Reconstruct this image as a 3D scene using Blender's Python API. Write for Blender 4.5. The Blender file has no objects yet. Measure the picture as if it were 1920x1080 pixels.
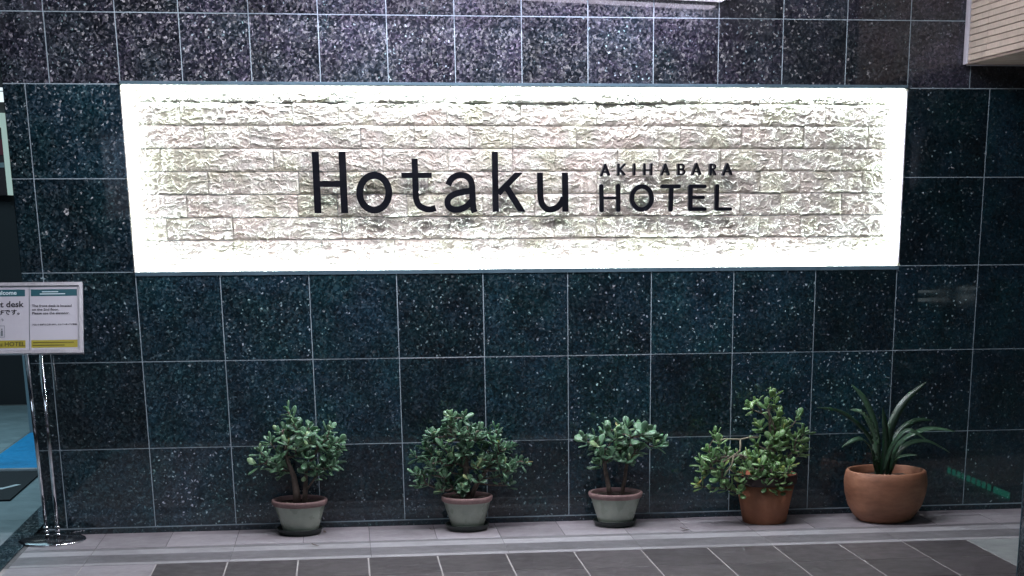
import bpy, bmesh, math, random
import numpy as np
from mathutils import Vector, Matrix, geometry

S = bpy.context.scene
C = S.collection

# ------------------------------------------------------------------ camera
cam_d = bpy.data.cameras.new("camera")
cam_d.sensor_width = 36.0
cam_d.lens = 3150.47 / 1920.0 * 36.0
cam_d.shift_x = -120.73 / 1920.0
cam_d.shift_y = 852.35 / 1920.0
cam_d.clip_start = 0.05
cam_d.clip_end = 500
cam = bpy.data.objects.new("camera", cam_d)
C.objects.link(cam)
# columns of the world rotation: right, forward, up of the camera
R = [[0.9909504, 0.1267273, 0.0442433], [-0.1341652, 0.9452519, 0.2974871], [-0.0041213, -0.3007309, 0.9537001]]
right = Vector([r[0] for r in R]); fwd = Vector([r[1] for r in R]); up = Vector([r[2] for r in R])
m = Matrix.Identity(4)
for i in range(3):
    m[i][0] = right[i]; m[i][1] = up[i]; m[i][2] = -fwd[i]
m.translation = Vector((0.55, -8.084, 1.435))
cam.matrix_world = m
S.camera = cam

# ------------------------------------------------------------------ dusk sky
W = bpy.data.worlds.new("World"); S.world = W; W.use_nodes = True
nt = W.node_tree
sky = nt.nodes.new("ShaderNodeTexSky"); sky.sky_type = 'NISHITA'; sky.sun_disc = False
sky.sun_elevation = math.radians(0.5); sky.sun_rotation = math.radians(20)
sky.air_density = 1.0; sky.dust_density = 0.4; sky.ozone_density = 3.0
bg = nt.nodes["Background"]; bg.inputs[1].default_value = 0.032
nt.links.new(sky.outputs[0], bg.inputs[0])

S.view_settings.view_transform = 'Standard'; S.view_settings.look = 'None'
S.view_settings.exposure = 0.0; S.view_settings.gamma = 1.0
S.view_settings.use_curve_mapping = False
CANOPY_W = 33.0      # each canopy lamp
LED_E = 165.0         # strips round the stone panel
BATTEN_W = 9.0
HALL_W = 85.0
STREET_W = 110.0

rng = random.Random(5)

# ------------------------------------------------------------------ materials
def mat(name, col=(.5, .5, .5), rough=.5, metal=0., coat=0., emis=None, es=0., spec=None):
    M = bpy.data.materials.new(name); M.use_nodes = True
    b = M.node_tree.nodes["Principled BSDF"]
    b.inputs["Base Color"].default_value = (*col, 1); b.inputs["Roughness"].default_value = rough
    b.inputs["Metallic"].default_value = metal; b.inputs["Coat Weight"].default_value = coat
    if spec is not None: b.inputs["Specular IOR Level"].default_value = spec
    if emis:
        b.inputs["Emission Color"].default_value = (*emis, 1); b.inputs["Emission Strength"].default_value = es
    return M

class N:
    """tiny node helper"""
    def __init__(s, M): s.t = M.node_tree; s.b = s.t.nodes["Principled BSDF"]
    def n(s, ty, **kw):
        x = s.t.nodes.new(ty)
        for k, v in kw.items():
            if k.startswith('i_'):
                x.inputs[k[2:].replace('_', ' ')].default_value = v
            else: setattr(x, k, v)
        return x
    def l(s, a, b): s.t.links.new(a, b)
    def coords(s, rnd=True, k=31.):
        tc = s.n("ShaderNodeTexCoord")
        if not rnd: return tc.outputs["Object"]
        oi = s.n("ShaderNodeObjectInfo")
        mu = s.n("ShaderNodeVectorMath", operation='SCALE'); mu.inputs[0].default_value = (k, k * .73, k * 1.37)
        s.l(oi.outputs["Random"], mu.inputs["Scale"])
        ad = s.n("ShaderNodeVectorMath", operation='ADD')
        s.l(tc.outputs["Object"], ad.inputs[0]); s.l(mu.outputs[0], ad.inputs[1])
        s.rand = oi.outputs["Random"]
        return ad.outputs[0]
    def noise(s, vec, scale, detail=4, rough=.5, dist=0., out=0):
        x = s.n("ShaderNodeTexNoise"); x.inputs["Scale"].default_value = scale; x.inputs["Detail"].default_value = detail
        x.inputs["Roughness"].default_value = rough; x.inputs["Distortion"].default_value = dist
        s.l(vec, x.inputs["Vector"]); return x.outputs[out]
    def ramp(s, fac, stops, interp='LINEAR'):
        x = s.n("ShaderNodeValToRGB"); e = x.color_ramp.elements; x.color_ramp.interpolation = interp
        while len(e) < len(stops): e.new(.5)
        for q, (p, c) in zip(e, stops):
            q.position = p; q.color = (*c, 1) if len(c) == 3 else c
        s.l(fac, x.inputs[0]); return x.outputs[0]
    def mix(s, f, a, b, mode='MIX'):
        x = s.n("ShaderNodeMix", data_type='RGBA', blend_type=mode)
        for inp, v in ((x.inputs[0], f), (x.inputs[6], a), (x.inputs[7], b)):
            if isinstance(v, (int, float)): inp.default_value = v
            elif isinstance(v, tuple): inp.default_value = (*v, 1)
            else: s.l(v, inp)
        return x.outputs[2]
    def math(s, op, a, b=0.):
        x = s.n("ShaderNodeMath", operation=op)
        for i, v in enumerate((a, b)):
            if isinstance(v, (int, float)): x.inputs[i].default_value = v
            else: s.l(v, x.inputs[i])
        return x.outputs[0]
    def bump(s, h, dist=.001, st=1.):
        x = s.n("ShaderNodeBump"); x.inputs["Distance"].default_value = dist; x.inputs["Strength"].default_value = st
        s.l(h, x.inputs["Height"]); s.l(x.outputs[0], s.b.inputs["Normal"]); return x

def g(v): return (v, v, v)

def granite(name, stops, tints, fleck=.76):
    M = mat(name, rough=.3); k = N(M); v = k.coords()
    # warp the space so the crystals are lath shaped and curled
    wn = k.noise(v, 55, 2, out=1)
    sb = k.n("ShaderNodeVectorMath", operation='SUBTRACT'); k.l(wn, sb.inputs[0]); sb.inputs[1].default_value = (.5, .5, .5)
    sc = k.n("ShaderNodeVectorMath", operation='SCALE'); k.l(sb.outputs[0], sc.inputs[0]); sc.inputs["Scale"].default_value = .022
    wv = k.n("ShaderNodeVectorMath", operation='ADD'); k.l(v, wv.inputs[0]); k.l(sc.outputs[0], wv.inputs[1])
    wv = wv.outputs[0]
    def vor(scale):
        x = k.n("ShaderNodeTexVoronoi"); x.inputs["Scale"].default_value = scale; k.l(wv, x.inputs["Vector"])
        sp = k.n("ShaderNodeSeparateColor"); k.l(x.outputs["Color"], sp.inputs[0]); return x, sp
    v1, s1 = vor(116); v2, s2 = vor(260); v3, s3 = vor(50)
    base = k.ramp(s1.outputs[0], stops, 'LINEAR')
    fine = k.ramp(s2.outputs[0], [(0, g(.6)), (.5, g(.9)), (.86, g(1.2)), (1, g(1.9))])
    c = k.mix(1., base, fine, 'MULTIPLY')
    # patches of lighter, busier stone
    pn = k.noise(v, 7, 3)
    pm = k.ramp(pn, [(.34, g(.68)), (.66, g(1.35))])
    c = k.mix(1., c, pm, 'MULTIPLY')
    # bright feldspar flashes, near the middle of a few cells only
    dens = k.math('MULTIPLY', k.math('FRACT', k.math('MULTIPLY', k.rand, 7.31)), .17)
    fl = k.math('MULTIPLY', k.math('GREATER_THAN', k.math('SUBTRACT', s3.outputs[1], dens), fleck), k.ramp(v3.outputs["Distance"], [(.15, g(1)), (.25, g(0))]))
    c = k.mix(fl, c, (.30, .41, .44))
    fl2 = k.math('MULTIPLY', k.math('GREATER_THAN', k.math('SUBTRACT', s1.outputs[1], k.math('MULTIPLY', dens, .25)), .945), k.ramp(v1.outputs["Distance"], [(.25, g(1)), (.4, g(0))]))
    c = k.mix(fl2, c, (.16, .22, .24))
    # warm and violet tints
    hn = k.noise(v, 5, 2)
    tint = k.ramp(hn, tints)
    c = k.mix(1., c, tint, 'MULTIPLY')
    rt = k.ramp(k.rand, [(0, g(.62)), (1, g(1.42))])
    c = k.mix(1., c, rt, 'MULTIPLY')
    k.l(c, k.b.inputs["Base Color"])
    # crystals face slightly different ways: they glint one by one
    geo = k.n("ShaderNodeNewGeometry")
    a = k.n("ShaderNodeVectorMath", operation='SUBTRACT'); k.l(v1.outputs["Color"], a.inputs[0]); a.inputs[1].default_value = (.5, .5, .5)
    b = k.n("ShaderNodeVectorMath", operation='SCALE'); k.l(a.outputs[0], b.inputs[0]); b.inputs["Scale"].default_value = .7
    d = k.n("ShaderNodeVectorMath", operation='ADD'); k.l(geo.outputs["Normal"], d.inputs[0]); k.l(b.outputs[0], d.inputs[1])
    e = k.n("ShaderNodeVectorMath", operation='NORMALIZE'); k.l(d.outputs[0], e.inputs[0]); k.l(e.outputs[0], k.b.inputs["Normal"])
    k.b.inputs["Specular IOR Level"].default_value = .35
    k.b.inputs["Coat Weight"].default_value = 1.; k.b.inputs["Coat Roughness"].default_value = .012; k.b.inputs["Coat IOR"].default_value = 1.5
    cb = k.n("ShaderNodeBump"); cb.inputs["Distance"].default_value = .0006; cb.inputs["Strength"].default_value = .03
    k.l(k.ramp(k.noise(v, 2.6, 4, .6), [(.42, g(.008)), (.68, g(.07))]), k.b.inputs['Coat Roughness'])
    k.l(k.noise(v, 9, 2), cb.inputs["Height"]); k.l(cb.outputs[0], k.b.inputs["Coat Normal"])
    return M
GRANITE = granite("polished_granite", [(0, (.0028, .0155, .0235)), (.50, (.0045, .0205, .0300)), (.72, (.0075, .0275, .038)), (.90, (.016, .039, .050)), (1, (.044, .080, .092))],
                  [(.35, (.85, 1.04, .96)), (.5, (1, 1, 1)), (.64, (1.15, .95, 1.05))], .75)
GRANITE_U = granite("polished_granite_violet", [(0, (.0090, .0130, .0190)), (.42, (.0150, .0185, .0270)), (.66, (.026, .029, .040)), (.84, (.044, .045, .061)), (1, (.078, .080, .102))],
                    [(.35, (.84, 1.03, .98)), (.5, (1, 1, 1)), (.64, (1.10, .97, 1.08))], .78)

def stone():
    M = mat("split_face_stone", rough=.75); k = N(M); v = k.coords()
    c = k.ramp(k.noise(v, 9, 4), [(.3, (.58, .54, .47)), (.5, (.66, .625, .555)), (.7, (.75, .72, .65))])
    t = k.ramp(k.noise(v, 6, 1), [(.36, (.98, 1.0, .90)), (.5, (1, 1, 1)), (.66, (1.03, .97, .965))])
    c = k.mix(1., c, t, 'MULTIPLY')
    c = k.mix(1., c, k.ramp(k.rand, [(0, g(.86)), (1, g(1.1))]), 'MULTIPLY')
    k.l(c, k.b.inputs["Base Color"])
    k.bump(k.noise(v, 150, 5, .65, 1.2), .0045, .9)
    return M
STONE = stone()

def mottled(name, c1, c2, rough, scale=20, bump=.0006, rnd=.18, streak=None, coat=0., metal=0., specks=False):
    M = mat(name, rough=rough, coat=coat, metal=metal); k = N(M); v = k.coords()
    vv = v
    if streak:
        mp = k.n("ShaderNodeMapping"); mp.inputs["Scale"].default_value = streak; k.l(v, mp.inputs[0]); vv = mp.outputs[0]
    c = k.ramp(k.noise(vv, scale, 6, .62), [(.3, c1), (.7, c2)])
    c = k.mix(1., c, k.ramp(k.rand, [(0, g(1 - rnd)), (1, g(1 + rnd))]), 'MULTIPLY')
    dirt = k.ramp(k.noise(v, 3.1, 7, .68), [(.30, g(.72)), (.5, g(1.0)), (.7, g(1.08))])
    c = k.mix(1., c, dirt, 'MULTIPLY')
    k.l(c, k.b.inputs["Base Color"])
    if specks:   # grit, gum and drip marks
        for sc_, th_, am in ((9, .055, .55), (34, .07, .62), (3.3, .06, .75)):
            x = k.n("ShaderNodeTexVoronoi"); x.inputs["Scale"].default_value = sc_; k.l(v, x.inputs["Vector"])
            sp_ = k.n("ShaderNodeSeparateColor"); k.l(x.outputs["Color"], sp_.inputs[0])
            d_ = k.math('MULTIPLY', k.math('GREATER_THAN', sp_.outputs[0], .62), k.ramp(x.outputs["Distance"], [(th_, g(1)), (th_ * 1.9, g(0))]))
            c = k.mix(d_, c, k.mix(1., c, (am, am, am), 'MULTIPLY'))
    rr = k.ramp(k.noise(v, 14, 3), [(.3, g(rough * .8)), (.7, g(min(1, rough * 1.2)))])
    k.l(rr, k.b.inputs["Roughness"])
    k.bump(k.noise(vv, scale * 6, 3), bump, .8)
    return M
GROUT = mottled("grout", (.36, .48, .55), (.50, .60, .66), .8, 40)
GROUT_F = mottled("floor_grout", (.30, .285, .275), (.44, .42, .40), .85, 12)
JOINT_D = mottled("dark_joint", (.10, .10, .10), (.16, .16, .16), .9, 30)
LT = mottled("light_floor_tile", (.245, .232, .245), (.34, .318, .335), .5, 30, .0004, .10, (1, 4, 1), specks=True)
LT2 = mottled("pale_floor_strip", (.29, .29, .305), (.40, .39, .40), .45, 30, .0004, .06, (1, 6, 1), specks=True)
LT3 = mottled("grey_floor_strip", (.13, .13, .137), (.19, .183, .19), .5, 30, .0004, .08, (1, 6, 1), specks=True)
DT = mottled("dark_floor_tile", (.055, .050, .052), (.105, .096, .098), .5, 16, .0006, .16, (1, 7, 1), specks=True)
GREYT = mottled("speckled_border_tile", (.20, .23, .225), (.30, .32, .31), .6, 160, .0004, .06, specks=True)
ASPHALT = mottled("asphalt", (.035, .035, .04), (.06, .06, .065), .85, 60, .002, 0)
CONC = mottled("concrete", (.22, .21, .21), (.32, .31, .3), .8, 12, .001, .05)
RIB = mottled("ribbed_ceramic", (.42, .34, .28), (.56, .46, .39), .55, 30, .0004, .07, (1, 3, 1))
SOFFIT = mottled("soffit_panel", (.16, .12, .10), (.22, .17, .14), .7, 10)
GLOW_AND_TRIM = mottled("blue_grey_glow_and_trim", (.085, .15, .19), (.13, .21, .26), .4, 12, .0003, .0)  # painted glow of the opening strips, also the pillar's corner bead
CHROME = mat("chrome", (.75, .77, .80), .08, 1.)
BASEB = mat("black_base", (.012, .013, .016), .18, 0., .5)
FRAME = mottled("brushed_aluminium", (.50, .50, .53), (.62, .62, .66), .35, 40, .0003, 0, (8, 1, 1), metal=.35)
PAPER = mat("paper", (.50, .50, .55), .45, coat=.3)
TEAL = mat("teal_print", (.008, .085, .11), .45, coat=.3)
YELL = mat("yellow_print", (.34, .30, .03), .45, coat=.3)
INK = mat("black_ink", (.02, .02, .025), .5)
INKG = mat("grey_ink", (.13, .16, .18), .5)
INKW = mat("white_ink", (.6, .75, .78), .5)
INKO = mat("olive_ink", (.10, .085, .01), .5)
LETTER = mottled("black_satin_letter", (.004, .005, .008), (.008, .009, .014), .42, 20, .0002, 0)
LETTER.node_tree.nodes['Principled BSDF'].inputs['Specular IOR Level'].default_value = .2
LED = mat("led_diffuser", (.9, .9, .9), .5, emis=(.84, .95, 1.0), es=LED_E)
LAMPM = mat("lamp_diffuser", (.8, .8, .8), .4, emis=(.90, .86, 1.0), es=2.2)
LAMPH = mat("lamp_housing", (.62, .60, .66), .4)
GLAZE = mottled("green_grey_glaze", (.26, .31, .245), (.42, .46, .38), .3, 7, .0004, .12, coat=.35)
RIMT = mottled("bare_clay_rim", (.20, .125, .12), (.31, .20, .185), .65, 22, .0006, .1)
SAUC = mottled("dark_green_plastic", (.008, .016, .014), (.018, .03, .026), .4, 20, .0003, 0)
TERRA = mottled("terracotta", (.25, .098, .050), (.40, .165, .085), .7, 11, .0008, .05)
TERRA2 = mottled("weathered_terracotta", (.20, .085, .045), (.40, .185, .105), .62, 6, .0016, 0, (1, 1, 3.5))
DARKCLAY = mottled("dark_collar", (.03, .018, .02), (.06, .03, .032), .5, 20)
ORANGE = mottled("orange_clay_inside", (.50, .15, .09), (.62, .22, .13), .7, 20)
SOIL = mottled("potting_soil", (.022, .014, .010), (.07, .045, .032), .95, 90, .004, 0)
BARK = mottled("succulent_bark", (.085, .065, .055), (.19, .155, .125), .8, 50, .002, 0)
STEM = mottled("pale_stem", (.22, .19, .13), (.34, .31, .22), .7, 60, .001, 0)
HALLF = mottled("hall_floor_tile", (.22, .28, .30), (.31, .38, .40), .45, 8, .0004, .08)
HALLW = mat("hall_dark_wall", (.012, .014, .018), .6)
BLUEM = mottled("blue_mat", (.01, .24, .52), (.02, .33, .66), .6, 30, .001, 0)
BLACKM = mat("black_mat", (.01, .011, .015), .8)
WHITE = mat("white_paint", (.75, .78, .8), .5)
POSTM = mat("grey_post", (.22, .29, .32), .4, .3)

def leaf_mat(name, lo, hi, young):
    M = mat(name, rough=.28); k = N(M); v = k.coords()
    c = k.ramp(k.rand, [(0, lo), (.55, hi), (.86, hi), (.985, young), (1, (.30, .22, .06))])
    c = k.mix(1., c, k.ramp(k.noise(v, 30, 3), [(.3, g(.75)), (.7, g(1.2))]), 'MULTIPLY')
    k.l(c, k.b.inputs["Base Color"])
    k.b.inputs["Subsurface Weight"].default_value = .12
    k.b.inputs["Subsurface Radius"].default_value = (.4, 1, .3); k.b.inputs["Subsurface Scale"].default_value = .004
    k.b.inputs["Coat Weight"].default_value = .12; k.b.inputs["Coat Roughness"].default_value = .3
    k.bump(k.noise(v, 90, 2), .0006, .4)
    return M
LEAF_A = leaf_mat("jade_leaf_grey", (.065, .145, .085), (.165, .31, .185), (.38, .54, .28))
LEAF_B = leaf_mat("jade_leaf_green", (.07, .15, .06), (.18, .32, .13), (.42, .56, .18))
STRAP = leaf_mat("strap_leaf", (.012, .030, .018), (.04, .085, .05), (.10, .17, .11))

# ------------------------------------------------------------------ mesh helpers
def mk(name, verts, faces, M=None, parent=None, smooth=False, loc=(0, 0, 0)):
    me = bpy.data.meshes.new(name); me.from_pydata([tuple(v) for v in verts], [], faces); me.update()
    if M: me.materials.append(M)
    if smooth: me.polygons.foreach_set("use_smooth", [True] * len(me.polygons))
    return put(name, me, parent, loc)
def put(name, me, parent=None, loc=(0, 0, 0)):
    o = bpy.data.objects.new(name, me); C.objects.link(o); o.location = loc
    if parent: o.parent = parent
    return o
def thing(name, label, cat, loc=(0, 0, 0), group=None):
    o = bpy.data.objects.new(name, None); C.objects.link(o); o.location = loc; o.empty_display_size = .1
    return tag(o, label, cat, group)
def tag(o, label, cat, group=None):
    o["label"] = label; o["category"] = cat
    if group: o["group"] = group
    return o
def struct(o): o["kind"] = "structure"; return o
def boxes(L):
    V = []; F = []
    for (x0, x1, y0, y1, z0, z1) in L:
        b = len(V)
        V += [(x0, y0, z0), (x1, y0, z0), (x1, y1, z0), (x0, y1, z0), (x0, y0, z1), (x1, y0, z1), (x1, y1, z1), (x0, y1, z1)]
        F += [(b, b + 3, b + 2, b + 1), (b + 4, b + 5, b + 6, b + 7), (b, b + 1, b + 5, b + 4), (b + 1, b + 2, b + 6, b + 5), (b + 2, b + 3, b + 7, b + 6), (b + 3, b, b + 4, b + 7)]
    return V, F
def bx(name, x0, x1, y0, y1, z0, z1, M, parent=None, bev=0.):
    V, F = boxes([(min(x0, x1), max(x0, x1), min(y0, y1), max(y0, y1), min(z0, z1), max(z0, z1))])
    o = mk(name, V, F, M, parent)
    if bev > 0:
        bm = bmesh.new(); bm.from_mesh(o.data)
        bmesh.ops.bevel(bm, geom=list(bm.edges), offset=bev, segments=2, affect='EDGES', profile=.7)
        bm.to_mesh(o.data); bm.free()
    return o
_tm = {}
def tile_mesh(w, h, t, c, M, axis):
    """slab w x h centred on its face; axis 'y' faces -y, 'z' faces +z, 'x' faces -x; edges chamfered by c"""
    key = (round(w, 4), round(h, 4), t, c, M.name, axis)
    if key in _tm: return _tm[key]
    a, b = w / 2, h / 2
    P = [(-a + c, -b + c, 0), (a - c, -b + c, 0), (a - c, b - c, 0), (-a + c, b - c, 0),
         (-a, -b, c), (a, -b, c), (a, b, c), (-a, b, c), (-a, -b, t), (a, -b, t), (a, b, t), (-a, b, t)]
    if axis == 'y': Q = [(u, d, v) for u, v, d in P]
    elif axis == 'z': Q = [(u, v, -d) for u, v, d in P]
    else: Q = [(d, -u, v) for u, v, d in P]
    F = [(0, 1, 2, 3)]
    for i in range(4):
        j = (i + 1) % 4
        F += [(i, i + 4, j + 4, j), (i + 4, i + 8, j + 8, j + 4)]
    me = bpy.data.meshes.new("tile"); me.from_pydata(Q, [], F); me.update(); me.materials.append(M)
    _tm[key] = me; return me
def tile(name, par, M, axis, u0, u1, v0, v1, d, gap=.004, t=.011, c=.0012, prng=.0004, prou=0.):
    me = tile_mesh(u1 - u0 - gap, v1 - v0 - gap, t, c, M, axis)
    u, v = (u0 + u1) / 2, (v0 + v1) / 2
    j = rng.uniform(-prng, prng)
    loc = {'y': (u, d + j, v), 'z': (u, v, d + j), 'x': (d + j, -u if False else u, v)}[axis]
    o = put(name, me, par, loc)
    return o
def lathe(name, prof, M, parent=None, seg=40, loc=(0, 0, 0), close=False, wob=0., seed=0):
    V = []; F = []; n = len(prof); r0 = random.Random(seed); ph = [r0.uniform(0, 6.28) for _ in range(3)]
    for i in range(seg):
        a = 2 * math.pi * i / seg
        for (r, z) in prof:
            k = 1 + wob * (math.sin(2 * a + ph[0]) + .5 * math.sin(3 * a + ph[1] + z * 9))
            V.append((r * k * math.cos(a), r * k * math.sin(a), z))
    for i in range(seg):
        j = (i + 1) % seg
        for q in range(n - 1):
            F.append((i * n + q, j * n + q, j * n + q + 1, i * n + q + 1))
        if close: F.append((i * n + n - 1, j * n + n - 1, j * n, i * n))
    return mk(name, V, F, M, parent, True, loc)
def tube_geo(V, F, pts, rad, seg=8):
    pts = [Vector(p) for p in pts]; b0 = len(V); prev = None
    for i, p in enumerate(pts):
        d = (pts[min(i + 1, len(pts) - 1)] - pts[max(i - 1, 0)]).normalized()
        if prev is None:
            a = Vector((1, 0, 0)) if abs(d.x) < .9 else Vector((0, 1, 0)); u = d.cross(a).normalized()
        else: u = (prev - d * prev.dot(d)).normalized()
        prev = u; w = d.cross(u)
        for s in range(seg):
            t = 2 * math.pi * s / seg
            V.append(p + (u * math.cos(t) + w * math.sin(t)) * rad[i])
    for i in range(len(pts) - 1):
        for s in range(seg):
            s2 = (s + 1) % seg
            F.append((b0 + i * seg + s, b0 + i * seg + s2, b0 + (i + 1) * seg + s2, b0 + (i + 1) * seg + s))
    F.append(tuple(b0 + s for s in reversed(range(seg)))); F.append(tuple(b0 + (len(pts) - 1) * seg + s for s in range(seg)))
def tube(name, pts, rad, M, parent=None, seg=10):
    V = []; F = []
    if not isinstance(rad, (list, tuple)): rad = [rad] * len(pts)
    tube_geo(V, F, pts, rad, seg); return mk(name, V, F, M, parent, True)

# ------------------------------------------------------------------ ground
street = struct(bx("street", -80, 80, -120, -3.4, -.6, -.12, ASPHALT))
pave = struct(bx("pavement", -.93, 6.2, -3.3, .012, -.3, -.0022, GROUT_F))
under = struct(bx("pavement_edge", -.93, 12, -3.4, -3.3, -.3, -.001, CONC))
ter = struct(bx("ground", -90, 90, -3.39, 60, -.9, -.32, CONC))
def floor_tile(name, M, x0, x1, y0, y1, gap=.004):
    return tile(name, pave, M, 'z', x0, x1, y0, y1, 0., gap, .0022 if False else .009, .0012, .0003)
bj = [-.91, -.6, -.29, .018, .325, .63, .938, 1.235, 1.535, 1.835, 2.135, 2.43, 2.733, 3.03, 3.335, 3.64, 3.94, 4.24]
for a, b in zip(bj, bj[1:]):
    floor_tile("border_tile", LT, a, b, -.378, -.001, .003)
# the joints of the border row are dark, those of the field pale
bed = bx("border_bed", -.93, 4.3, -.7685, -.001, -.006, -.0012, JOINT_D, pave)
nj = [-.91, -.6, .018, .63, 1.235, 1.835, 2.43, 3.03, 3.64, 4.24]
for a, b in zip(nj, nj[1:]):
    for (y0, y1, M) in ((-.425, -.380, LT3), (-.535, -.426, LT2), (-.716, -.536, LT3), (-.7665, -.717, LT2)):  # second row split lengthwise into grey and pale strips
        floor_tile("floor_strip", M, a, b, y0, y1, .0015)
dj = [-.292 + .3023 * k for k in range(13)]
dy = [-.773, -1.148, -1.525, -1.90, -2.28, -2.66, -3.04]
for y1, y0 in zip(dy, dy[1:]):
    for a, b in zip(dj, dj[1:]):
        floor_tile("paving_tile", DT, a, b, y0, y1, .0065)
    for a, b in ((-.91, -.601), (-.601, -.292)):
        floor_tile("border_tile", LT, a, b, y0, y1, .004)
    for a, b in ((3.336, 3.64), (3.64, 3.94)):
        floor_tile("border_tile", GREYT, a, b, y0, y1, .003)
# dark granite sill left of the pavement
sill = tag(bx("granite_sill", -1.035, -.932, -3.3, 3.2, -.3, .004, GRANITE, None, .003),
           "dark granite sill strip running into the hall beside the sign stand", "sill")
hall = struct(bx("hall_floor", -6, -1.037, -3.3, 5.95, -.3, -.002, JOINT_D))
for i in range(12):
    for j, y in enumerate((-.75, -.15, .45, 1.05, 1.65, 2.25, 2.85, 3.45, 4.05, 4.65, 5.25)):
        if i < 3:
            tile("hall_tile", hall, HALLF, 'z', -1.037 - .6 * (i + 1), -1.037 - .6 * i, y, y + .6, 0., .004, .009)

# ------------------------------------------------------------------ granite wall
wall = thing("granite_wall", "dark polished granite tile wall carrying the lit stone sign, behind the potted plants", "wall", (1.4, 0.05, 0))
wall.location = (0, 0, 0)
G0 = .0014
V, F = boxes([(-.868, -.40, G0, .30, 0, 3.3), (3.235, 6.2, G0, .30, 0, 3.3), (-.40, 3.235, G0, .30, 0, 1.15), (-.40, 3.235, G0, .30, 2.015, 3.3), (-.40, 3.235, .125, .30, 1.15, 2.015),
    (-.41, -.3825, G0 + .0003, .046, 1.14, 2.02), (3.2135, 3.245, G0 + .0003, .046, 1.14, 2.02), (-.3823, 3.2133, G0 + .0003, .042, 1.14, 1.1790), (-.3823, 3.2133, G0 + .0003, .042, 1.9880, 2.02)])
mk("wall_body", V, F, GROUT, wall)
cols = [-.87, -.775, -.37, .005, .405, .805, 1.205, 1.602, 2.0, 2.397, 2.795, 3.195, 3.6, 4.0, 4.4, 4.8]
rows = [.028, .395, .79, 1.187]
WG = .0038
for z0, z1 in zip(rows, rows[1:]):
    for a, b in zip(cols, cols[1:]): tile("granite_tile", wall, GRANITE, 'y', a, b, z0, z1, 0., WG)
for z0, z1 in ((1.187, 1.588), (1.588, 1.981)):
    for a, b in ((-.87, -.775), (-.775, -.372), (3.203, 3.6), (3.6, 4.0), (4.0, 4.4), (4.4, 4.8)):
        tile("granite_tile", wall, GRANITE, 'y', a, b, z0, z1, 0., WG)
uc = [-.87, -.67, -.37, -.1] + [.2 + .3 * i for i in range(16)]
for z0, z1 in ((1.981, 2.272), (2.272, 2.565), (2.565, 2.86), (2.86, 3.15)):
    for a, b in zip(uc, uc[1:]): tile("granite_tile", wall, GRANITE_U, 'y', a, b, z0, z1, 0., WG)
bx("skirting", -.868, 4.8, -.004, .003, 0, .0245, GRANITE, wall)
# return of the wall into the hall
for z0, z1 in ((.0, .395), (.395, .79), (.79, 1.187), (1.187, 1.588), (1.588, 1.981), (1.981, 2.272), (2.272, 2.6)):
    for y0, y1 in ((.012, .30),):
        tile("granite_tile", wall, GRANITE, 'x', y0, y1, z0, z1, -.8725, WG, .011)
for p in wall.children: pass
# strips above and below the opening, coloured to stand in for tile glow
glow_strips = [(-.372, 3.203, -.0042, .010, 1.1690, 1.1868, "bottom"), (-.372, 3.203, -.0042, .010, 1.9812, 1.9940, "top")]
for x0, x1, y0, y1, z0, z1, _ in glow_strips: bx("opening_glow_strip", x0, x1, y0, y1, z0, z1, GLOW_AND_TRIM, wall, .002)

# ------------------------------------------------------------------ stone panel
panel = thing("stone_sign_panel", "brightly edge-lit recessed panel of rough split-face cream stone behind the black lettering", "sign panel")
def vnoise(x, y, seed):
    xi = np.floor(x).astype(np.int64); yi = np.floor(y).astype(np.int64); xf = x - xi; yf = y - yi
    def h(a, b):
        n = (a * 374761393 + b * 668265263 + seed * 1442695041) & 0xffffffff
        n = ((n ^ (n >> 13)) * 1274126177) & 0xffffffff
        return ((n ^ (n >> 16)) & 0xffff) / 65535.
    u = xf * xf * xf * (xf * (xf * 6 - 15) + 10); v = yf * yf * yf * (yf * (yf * 6 - 15) + 10)
    return (h(xi, yi) * (1 - u) + h(xi + 1, yi) * u) * (1 - v) + (h(xi, yi + 1) * (1 - u) + h(xi + 1, yi + 1) * u) * v
def relief(x, z, seed):
    wx = x + .020 * (vnoise(x * 22, z * 26, seed) - .5) + .012 * (vnoise(x * 60, z * 60, seed + 1) - .5)
    wz = z + .028 * (vnoise(x * 22, z * 26, seed + 2) - .5) + .012 * (vnoise(x * 60, z * 60, seed + 3) - .5)
    big = vnoise(wx * 11, wz * 20, seed + 4)
    h = .009 * big
    for k, (fx, fz, a) in enumerate(((20, 44, .0090), (46, 96, .0078), (110, 200, .0052))):
        r = 1 - np.abs(2 * vnoise(wx * fx, wz * fz, seed + 5 + k) - 1)
        h = h + a * r ** 2.2
    # conchoidal steps
    q = h * 230; s = np.floor(q) + np.clip((q - np.floor(q)) * 3.2, 0, 1)
    return .4 * h + .6 * s / 230
zr = [1.155, 1.217, 1.321, 1.42, 1.52, 1.619, 1.718, 1.817, 1.913, 2.012]
joints = [
 [.069, .57, 1.065, 1.47, 1.961, 2.36, 2.741],
 [-.262, .069, .468, .804, 1.161, 1.357, 1.85, 2.145, 2.529, 2.931],
 [-.224, .07, .565, 1.064, 1.254, 1.554, 1.751, 2.044, 2.534, 2.735],
 [-.128, .369, .55, .868, 1.218, 1.46, 1.754, 2.438, 2.635, 2.932],
 [-.027, .379, .967, 1.36, 1.754, 2.06, 2.289, 2.533, 2.727, 3.03],
 [-.227, .27, .765, 1.063, 1.36, 1.557, 1.849, 2.046, 2.34, 2.638, 2.926],
 [-.03, .171, .668, .91, 1.161, 1.36, 1.657, 2.146, 2.44, 2.738, 3.05],
 [-.128, .369, .571, 1.061, 1.40, 1.751, 2.144, 2.516, 2.837],
 [-.17, .22, .471, .97, 1.37, 1.86, 2.27, 2.77]]
PX0, PX1 = -.399, 3.234
STEP = .0032
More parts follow.
